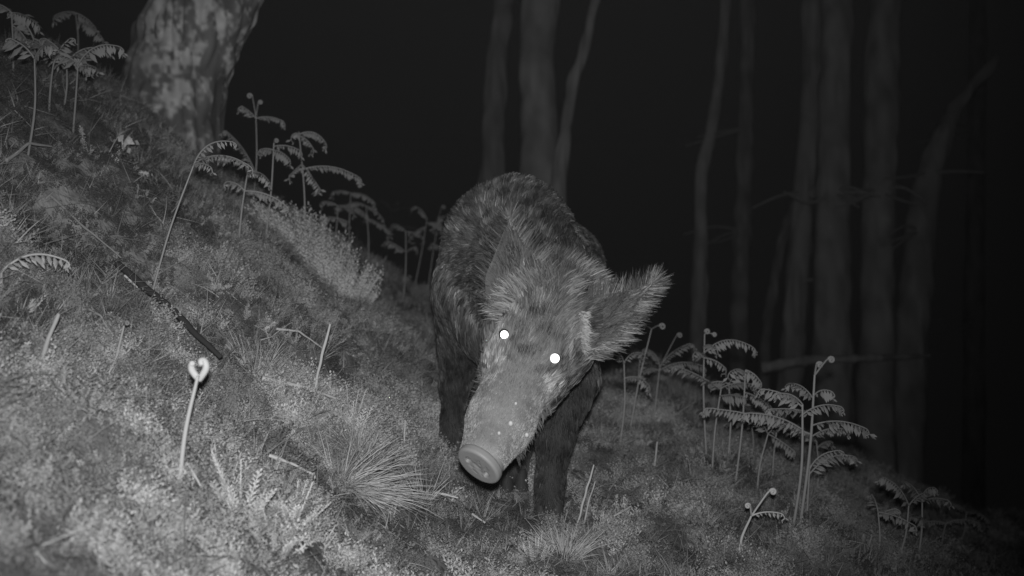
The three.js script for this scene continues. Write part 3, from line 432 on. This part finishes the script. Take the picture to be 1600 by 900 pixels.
bracken({ b: [168, 584], t: [194, 508], thick: 0.0034, c: [[196, 505, 4]], label: 'knob topped young stalk left of the pale fiddlehead', name: 'fiddlehead_fern' });

// ------------------------------------------------------------------ sticks and dead stems lying about
function stick(a, b, rad, tone, label, name = 'dead_twig', { stand, sag = 0, group } = {}) {
  const p = G(a[0], a[1]), n = rng(Math.round(a[0] * 7 + a[1])), q = stand ? P(b[0], b[1], p.depth) : G(b[0], b[1]), lift = stand ? 0 : rad * 1.2 + (name === 'fallen_stick' ? 0.03 : 0.024), m = p.clone().lerp(q, 0.5);
  if (!stand) m.y = Math.max(m.y, height(m.x, m.z)); const w = p.distanceTo(q) * 0.05;
  m.add(V((n() - 0.5) * w, sag + (n() - 0.5) * w * 0.5, (n() - 0.5) * w)); const o = thing(name, p, label, name.includes('stalk') ? 'plant' : 'twig', group);
  const s0 = p.clone().add(V(0, stand ? -0.02 : lift, 0)), s1 = q.clone().add(V(0, lift, 0)), mm = m.clone().add(V(0, lift, 0));
  const pl = [], rl = []; for (let i = 0; i <= 8; i++) { const u = i / 8, c = u < 0.5 ? s0.clone().lerp(mm, u * 2) : mm.clone().lerp(s1, u * 2 - 1); if (i && i < 8) c.add(V((n() - 0.5) * w * 0.28, (n() - 0.5) * w * 0.15, (n() - 0.5) * w * 0.28)); pl.push(c); rl.push(rad * mix(1.05, 0.62, u) * (0.78 + 0.44 * n())); }
  part('shaft', tube(pl, rl, 7, 32), grey(tone, 0.9), o);
  return o;
}
stick([184, 440], [346, 588], 0.008, 0.04, 'dark straight stick lying on the left bank above the fiddlehead', 'fallen_stick');
stick([196, 450], [216, 470], 0.004, 0.6, 'short pale twig beside the top of the dark stick');
stick([410, 612], [530, 644], 0.0048, 0.6, 'long pale twig lying level on the bank below the upright stem');
stick([485, 627], [516, 506], 0.0042, 0.55, 'pale curved upright stem in the middle of the left bank', 'dead_stalk_plant', { stand: true });
stick([421, 735], [490, 764], 0.0034, 0.6, 'pale knobbly twig left of the pale grass fan');
stick([57, 570], [92, 490], 0.0045, 0.42, 'leftmost slanting stem on the bank', 'dead_stalk_plant', { stand: true });
stick([631, 708], [633, 656], 0.0032, 0.6, 'short straight upright stem left of the snout', 'dead_stalk_plant', { stand: true });
stick([701, 752], [703, 726], 0.0024, 0.6, 'tiny upright stem just left of the snout disc', 'dead_stalk_plant', { stand: true });
stick([898, 822], [928, 726], 0.003, 0.55, 'tall thin dry stem right of the front leg', 'dead_stalk_plant', { stand: true });
stick([910, 818], [930, 752], 0.0024, 0.5, 'second dry stem right of the front leg, the shorter', 'dead_stalk_plant', { stand: true });
stick([1020, 740], [1027, 690], 0.0032, 0.5, 'upright dry stem between the front leg and the bracken', 'dead_stalk_plant', { stand: true });
stick([1020, 740], [1041, 723], 0.0034, 0.5, 'short dry twig at the foot of the stem before the bracken');
stick([888, 664], [918, 673], 0.0036, 0.55, 'pale twig lying just right of the boar\'s shoulder');
stick([679, 788], [716, 797], 0.0036, 0.65, 'pale twig lying below the snout');
stick([738, 822], [758, 836], 0.003, 0.6, 'pale twig near the lower edge below the snout twig');
stick([782, 760], [815, 757], 0.003, 0.55, 'pale twig lying between snout and front leg');
stick([959, 824], [986, 808], 0.003, 0.55, 'pale twig right of the grass tuft at the lower edge');
stick([295, 752], [316, 788], 0.0022, 0.6, 'thin pale twig at the foot of the two lobed fiddlehead');
stick([80, 325], [190, 422], 0.0028, 0.3, 'thin line of a twig running down the upper left bank');
stick([140, 505], [178, 548], 0.0026, 0.4, 'faint twig left of the knob topped stalk');
stick([198, 530], [230, 562], 0.0024, 0.15, 'dark thin twig right of the knob topped stalk');
stick([432, 531], [503, 560], 0.0028, 0.55, 'pale bent twig left of the upright curved stem', 'dead_twig', { sag: 0.012 });
stick([552, 572], [616, 592], 0.0038, 0.5, 'pale twig lying left of the boar\'s front leg');
stick([1150, 742], [1180, 728], 0.0035, 0.4, 'dim twig lying under the right bracken');
stick([560, 792], [600, 815], 0.0022, 0.5, 'thin dry twig under the pale grass fan');
stick([1060, 770], [1100, 762], 0.003, 0.42, 'dim twig on the bare patch right of the front leg');
stick([10, 272], [82, 248], 0.004, 0.4, 'pale twig on the upper bank at the left edge');

// ------------------------------------------------------------------ grass tufts, mossy sprigs, shrub, leaf cluster
function bladeInto(pos, idx, p, dir, len, wid, droop, r) {
  const sd = dir.clone().cross(V(r() - 0.5, 0.2, r() - 0.5)).normalize(), n = 5, k0 = pos.length / 3;
  for (let i = 0; i <= n; i++) { const t = i / n, c = p.clone().addScaledVector(dir, len * t).add(V(0, -droop * len * t * t, 0)), w = wid * (1 - t) * 0.5 + 0.0002; pos.push(c.x + sd.x * w, c.y + sd.y * w, c.z + sd.z * w, c.x - sd.x * w, c.y - sd.y * w, c.z - sd.z * w); if (i) { const k = k0 + i * 2; idx.push(k - 2, k - 1, k, k - 1, k + 1, k); } }
}
function tuft(px, py, n, len, label, { lean = V(0, 0, 0), spread = 0.8, tone = 0.48, foot = 0.02, wid = 0.0022, droop = 0.3 } = {}) {
  const p = G(px, py), r = rng(px * 3 + py), o = thing('grass_tuft', p, label, 'grass', 'grass tufts'), pos = [], idx = [];
  for (let i = 0; i < n; i++) { const a = r() * 6.283, q = Math.sqrt(r()), x = p.x + Math.cos(a) * foot * q, z = p.z + Math.sin(a) * foot * q; bladeInto(pos, idx, V(x, height(x, z) - 0.004, z), V(Math.cos(a) * spread * q + (r() - 0.5) * 0.5, 0.75, Math.sin(a) * spread * q + (r() - 0.5) * 0.5).add(lean).normalize(), len * (0.45 + 0.7 * r()), wid * (0.6 + 0.7 * r()), droop * (0.4 + r()), r); }
  part('blades', geom(pos, idx), grey(tone, 0.8), o); return o;
}
tuft(545, 762, 420, 0.15, 'large pale grass fan left of the snout, combed to the right', { lean: V(0.55, -0.35, 0.2), spread: 1.1, foot: 0.045, tone: 0.55 });
tuft(592, 792, 300, 0.12, 'pale grass lock sweeping down toward the path', { lean: V(-0.9, -0.3, -0.2), foot: 0.03, tone: 0.58 });
tuft(640, 770, 300, 0.13, 'pale grass lock just below left of the snout', { lean: V(-0.5, -0.35, -0.3), foot: 0.045, tone: 0.5 });
tuft(880, 866, 340, 0.085, 'grass tuft at the lower edge below the front leg', { spread: 0.9, foot: 0.04, tone: 0.5 });
tuft(925, 850, 160, 0.075, 'smaller grass tuft right of the one below the front leg', { foot: 0.03, tone: 0.45 });
tuft(560, 705, 240, 0.1, 'spiky grass tuft above the pale grass fan', { foot: 0.05, tone: 0.5, spread: 1.0 });
tuft(400, 580, 160, 0.11, 'upright grass tuft above the long pale twig', { foot: 0.035, spread: 0.5, tone: 0.42 });
tuft(940, 690, 220, 0.09, 'soft grass mound right behind the front leg', { foot: 0.06, tone: 0.42, spread: 1.1 });
tuft(262, 866, 60, 0.07, 'thin grass wisps at the lower edge left of the moss sprigs', { foot: 0.05, tone: 0.36, spread: 0.7 });
tuft(1080, 748, 200, 0.07, 'low grass mound in front of the right bracken', { foot: 0.07, tone: 0.4, spread: 1.2 });
tuft(1120, 700, 200, 0.1, 'fuzzy grass clump among the right bracken stalks', { foot: 0.05, tone: 0.36 });
function sprig(px, py, n, len, label, { tone = 0.5, spread = 0.9, foot = 0.02 } = {}) {        // bristly shoots, each ringed with short leaves
  const p = G(px, py), r = rng(px + py * 5), o = thing('moss_sprig', p, label, 'moss', 'mossy sprigs');
  for (let i = 0; i < n; i++) {
    const a = r() * 6.283, q = Math.sqrt(r()), s = onGround(p.x + Math.cos(a) * foot * q, p.z + Math.sin(a) * foot * q, -0.004), d = V(Math.cos(a) * spread * q, 0.8 + 0.3 * r(), Math.sin(a) * spread * q + 0.2).normalize(), L = len * (0.55 + 0.6 * r()), e = s.clone().addScaledVector(d, L), pos = [], idx = [];
    for (let k = 0; k < 46; k++) { const t = 0.12 + 0.88 * k / 46, an = k * 2.4, c = s.clone().lerp(e, t), rd = V(Math.cos(an), 0.25, Math.sin(an)).addScaledVector(d, 0.7).normalize(); leafInto(pos, idx, c, rd, rd.clone().cross(d).normalize(), d, L * 0.17 * (1.15 - 0.5 * t), L * 0.019, 0.05); }
    part('shoot', mergeGeometries([tube([s, s.clone().lerp(e, 0.5), e], [0.0016, 0.001], 5, 4), geom(pos, idx)]), grey(tone * (0.8 + 0.4 * r()), 0.85), o);
  }
  return o;
}
sprig(545, 668, 15, 0.095, 'pale spiky moss sprig right of the long pale twig', { tone: 0.58, foot: 0.03 });
sprig(470, 640, 10, 0.06, 'spiky moss sprig under the long pale twig', { tone: 0.5, foot: 0.03 });
sprig(580, 690, 8, 0.06, 'pointed moss sprig left of the short upright stem', { tone: 0.52, foot: 0.025 });
sprig(455, 805, 15, 0.075, 'star shaped pale moss sprig under the knobbly twig', { tone: 0.6, foot: 0.028, spread: 1.2 });
sprig(372, 790, 12, 0.085, 'branching moss sprig right of the fiddlehead foot', { tone: 0.6, foot: 0.025 });
sprig(425, 850, 11, 0.05, 'moss sprig at the lower edge left of the bare path', { tone: 0.52, foot: 0.035, spread: 1.1 });
sprig(345, 745, 10, 0.045, 'low moss sprig between fiddlehead foot and knobbly twig', { tone: 0.5, foot: 0.035 });
sprig(838, 864, 16, 0.045, 'pale finger like moss sprig at the lower edge below the hoof', { tone: 0.66, foot: 0.028, spread: 0.5 });
sprig(490, 845, 6, 0.035, 'small moss sprig at the edge of the bare path', { tone: 0.58, foot: 0.02 });
{                                                                   // pale heathery bush on the bank
  const p = G(500, 437), r = rng(9), o = thing('heather_bush', p, 'pale fuzzy bush on the crest of the left bank', 'bush'), pos = [], idx = [], st = [];
  for (let i = 0; i < 460; i++) {
    const a = r() * 6.283, q = Math.sqrt(r()), s = onGround(p.x + Math.cos(a) * 0.15 * q, p.z + Math.sin(a) * 0.12 * q, -0.01), d = V(Math.cos(a) * 0.55 * q + (r() - 0.5) * 0.4, 0.9, Math.sin(a) * 0.55 * q + (r() - 0.5) * 0.4).normalize(), L = 0.2 * (0.5 + 0.7 * r()) * (1.15 - 0.4 * q), e = s.clone().addScaledVector(d, L);
    if (i < 60) st.push(tube([s, s.clone().lerp(e, 0.5).add(V((r() - 0.5) * 0.01, 0, (r() - 0.5) * 0.01)), e], [0.0018, 0.001], 4, 4));
    for (let k = 0; k < 34; k++) { const t = 0.15 + 0.85 * k / 34, an = k * 2.4 + r(), rd = V(Math.cos(an), 0.3, Math.sin(an)).addScaledVector(d, 0.6).normalize(); leafInto(pos, idx, s.clone().lerp(e, t), rd, rd.clone().cross(d).normalize(), d, 0.015 * (0.7 + 0.6 * r()), 0.0026, 0.1); }
  }
  part('stems', mergeGeometries(st), grey(0.25), o); tag(part('leaves', geom(pos, idx), grey(0.8, 0.9), o), null, null, null, 'stuff');
}
for (const [px, py, w, label] of [[192, 246, 0.065, 'pale leaf cluster on the bank left of the leaning tree root'], [225, 285, 0.035, 'smaller pale leaf cluster below the larger one by the root']]) {
  const p = G(px, py), r = rng(px), o = thing('leaf_cluster', p, label, 'plant'), m = grey(0.62, 0.7); part('stem', tube([p.clone().add(V(0, -0.01, 0)), p.clone().add(V(0.004, w * 0.7, 0.01))], [0.003, 0.002], 5, 3), m, o);
  for (let i = 0; i < 17; i++) { const a = r() * 6.283, d = V(Math.cos(a), 0.2 + 0.6 * r(), 0.3 + 0.7 * Math.abs(Math.sin(a))).normalize(), pos = [], idx = [], s = p.clone().add(V((r() - 0.5) * w * 1.3, w * (0.2 + 0.6 * r()), (r() - 0.5) * w * 0.4)); leafInto(pos, idx, s, d, d.clone().cross(V(0.2, 0.4, 1)).normalize(), V(0, 0.4, 1).normalize(), w * 0.5, w * 0.14, 0.2); part('leaf', geom(pos, idx), m, o); }
}

// ------------------------------------------------------------------ ground cover (uncountable)
{
  const r = rng(2024), mt = new THREE.Matrix4(), cc = new THREE.Color(), qn = new THREE.Quaternion(), eu = new THREE.Euler(), sc = V();
  const normalAt = (x, z) => { const e = 0.03; return V(height(x - e, z) - height(x + e, z), 2 * e, height(x, z - e) - height(x, z + e)).normalize(); };
  const tone = (x, z) => clamp(0.45 + patch(x + 0.06 * noise(x * 8, z * 8, 31), z + 0.06 * noise(x * 8, z * 8, 32)) + 0.7 * fbm(x * 2.3 + 11, z * 2.3 - 4, 3, 3) + 1.0 * fbm(x * 8, z * 8, 6, 3) + 0.55 * noise(x * 22, z * 22, 41));
  function cover(name, geos, count, label, cat, pick) {
    const lists = geos.map(() => []); let tries = 0, got = 0;
    while (got < count && tries++ < count * 14) {
      const x = -2.9 + 6 * r(), z = -0.6 - 5.4 * r(), d = Math.hypot(x, z); if (Math.abs(x) > 0.62 * -z + 0.35) continue; if (r() > Math.min(1, Math.pow(1.5 / d, 1.1))) continue;
      const o = pick(x, z, d); if (!o) continue; got++; lists[Math.floor(r() * geos.length)].push([x, z, o]);
    }
    geos.forEach((g, i) => {
      const l = lists[i], m = new THREE.InstancedMesh(g, grey(1, 0.9), l.length);
      l.forEach(([x, z, o], k) => { const n = normalAt(x, z).lerp(V(0, 1, 0), o.up ?? 0.5).normalize(); qn.setFromUnitVectors(V(0, 1, 0), n).multiply(new THREE.Quaternion().setFromEuler(eu.set((r() - 0.5) * (o.tilt ?? 0.5), r() * 6.283, (r() - 0.5) * (o.tilt ?? 0.5)))); mt.compose(V(x, height(x, z) + (o.lift ?? -0.004), z), qn, sc.set(o.s, o.s * (o.h ?? 1), o.s)); m.setMatrixAt(k, mt); m.setColorAt(k, cc.setRGB(o.c, o.c, o.c)); });
      m.name = numbered(name); m.castShadow = m.receiveShadow = true; tag(m, label, cat, geos.length > 1 ? label.split(' ').slice(0, 4).join(' ') : null, 'stuff'); scene.add(m);
    });
  }
  const moss = (seed, n, leaves) => { const q = rng(seed), pos = [], idx = []; for (let i = 0; i < n; i++) { const a = q() * 6.283, rad = Math.sqrt(q()) * 0.7, s = V(Math.cos(a) * rad, 0, Math.sin(a) * rad), d = V(Math.cos(a) * rad * 0.8 + (q() - 0.5) * 0.5, 1, Math.sin(a) * rad * 0.8 + (q() - 0.5) * 0.5).normalize(), L = 0.55 + 0.7 * q(), e = s.clone().addScaledVector(d, L); for (let k = 0; k < leaves; k++) { const t = 0.1 + 0.9 * k / leaves, an = k * 2.4 + q(), rd = V(Math.cos(an), 0.3, Math.sin(an)).addScaledVector(d, 0.55).normalize(); leafInto(pos, idx, s.clone().lerp(e, t), rd, rd.clone().cross(d).normalize(), d, 0.36 * (1.2 - 0.6 * t), 0.055, 0.1); } } return geom(pos, idx); };
  const grassGeo = (seed, n, spread) => { const q = rng(seed), pos = [], idx = []; for (let i = 0; i < n; i++) { const a = q() * 6.283, rd = q(); bladeInto(pos, idx, V(Math.cos(a) * 0.15 * q(), 0, Math.sin(a) * 0.15 * q()), V(Math.cos(a) * spread * rd, 0.8, Math.sin(a) * spread * rd).normalize(), 0.5 + 0.7 * q(), 0.026, 0.35 * q(), q); } return geom(pos, idx); };
  const flake = (seed) => { const q = rng(seed), pos = [], idx = []; leafInto(pos, idx, V(-0.5, 0, 0), V(1, 0.15, 0).normalize(), V(0, 0, 1), V(0, 1, 0), 1.1, 0.2 + 0.16 * q(), 0.15 * q()); return geom(pos, idx); };
  const twig = (seed) => { const q = rng(seed); return tube([V(-0.5, 0, 0), V(-0.15, 0.04 * q(), 0.1 * (q() - 0.5)), V(0.2, 0.05 * q(), 0.12 * (q() - 0.5)), V(0.5, 0.02, 0.1 * (q() - 0.5))], [0.022, 0.02, 0.012], 4, 5); };
  cover('moss_carpet', [moss(1, 13, 9), moss(2, 10, 11), moss(3, 15, 8)], 46000, 'fine mossy carpet over the bank and slope', 'moss', (x, z, d) => { const t = tone(x, z), p = pathness(x, z); if (r() < p * 0.68) return null; if (r() > 0.8 + t) return null; return { s: (0.011 + 0.014 * r()) * (0.8 + 0.5 * t) * (1 + 0.12 * d), c: mix(0.08, 0.52, t) * (0.75 + 0.5 * r()), tilt: 0.9 }; });
  cover('feathery_moss', [moss(21, 4, 26), moss(22, 3, 30), moss(23, 5, 24)], 5200, 'taller feathery moss shoots over the bank', 'moss', (x, z, d) => { const t = tone(x + 0.3, z), p = pathness(x, z); if (r() < p * 0.9 || r() > 0.15 + t * 1.1) return null; return { s: 0.018 + 0.022 * r(), c: mix(0.14, 0.42, t) * (0.7 + 0.6 * r()), tilt: 1.5, h: 1 }; });
  cover('flattened_straw', [grassGeo(24, 5, 3), grassGeo(25, 4, 4)], 6500, 'flattened straw and dead fern bits on the bank', 'straw', (x, z, d) => { if (r() < pathness(x, z) * 0.6) return null; return { s: 0.05 + 0.07 * r(), c: mix(0.12, 0.6, r() * r()), tilt: 1.6, lift: 0.008, up: 0.1, h: 0.8 }; });
  cover('short_grass', [grassGeo(4, 12, 0.9), grassGeo(5, 9, 1.4)], 12000, 'thin short grass scattered over the bank', 'grass', (x, z, d) => { const g = noise(x * 3.3 + 20, z * 3.3, 8), p = pathness(x, z); if (g < -0.05 || r() < p * 0.75) return null; return { s: 0.03 + 0.05 * r(), c: mix(0.2, 0.5, r()), tilt: 0.9, h: 0.9 }; });
  cover('dead_leaf_litter', [flake(6), flake(7), flake(8)], 14000, 'small dead leaves and chips littering the path', 'litter', (x, z, d) => { const p = pathness(x, z); if (r() > 0.25 + p) return null; return { s: 0.009 + 0.02 * r() * r(), c: mix(0.08, 0.42, r() * r()), tilt: 1.3, lift: 0.003, up: 0.1 }; });
  cover('twig_litter', [twig(9), twig(10)], 2600, 'fine broken twigs littering the ground', 'litter', (x, z, d) => { const p = pathness(x, z); if (r() > 0.4 + 0.6 * p) return null; return { s: 0.02 + 0.055 * r() * r(), c: mix(0.12, 0.55, r() * r()), tilt: 0.7, lift: 0.006, up: 0.1 }; });
}

// ------------------------------------------------------------------ the trail camera that lights the place, strapped to a tree behind the viewpoint
{
  const t = thing('trail_camera', V(0, 0.72, 0.06), 'boxy trail camera strapped to a trunk behind the viewpoint', 'camera');
  const box = new RoundedBoxGeometry(0.11, 0.15, 0.06, 3, 0.01); box.translate(0, 0.8, 0.07); part('housing', box, grey(0.06, 0.7), t);
  const pan = new RoundedBoxGeometry(0.07, 0.03, 0.004, 2, 0.002); pan.translate(0, 0.845, 0.036); part('flash_panel', pan, new THREE.MeshStandardMaterial({ color: 0x333333, emissive: 0xffffff, emissiveIntensity: 0.5 }), t);
  const lens = new THREE.TorusGeometry(0.012, 0.003, 8, 24); lens.translate(0, 0.78, 0.039); part('lens_ring', lens, grey(0.03, 0.4), t);
  const b = thing('support_tree', onGround(0, 0.28), 'trunk behind the viewpoint that carries the trail camera', 'tree');
  part('trunk', trunk([V(0, height(0, 0.28) - 0.15, 0.28), V(0.01, 0.8, 0.27), V(0, 2.4, 0.3), V(0.1, 5, 0.4)], [0.2, 0.15, 0.14, 0.11], { seg: 26, rings: 40, tone: 0.18, seed: 31, bark: 0.008 }), barkMat, b);
}
scene.fog = new THREE.FogExp2(0xffffff, 0.0009);
renderer.render(scene, camera);
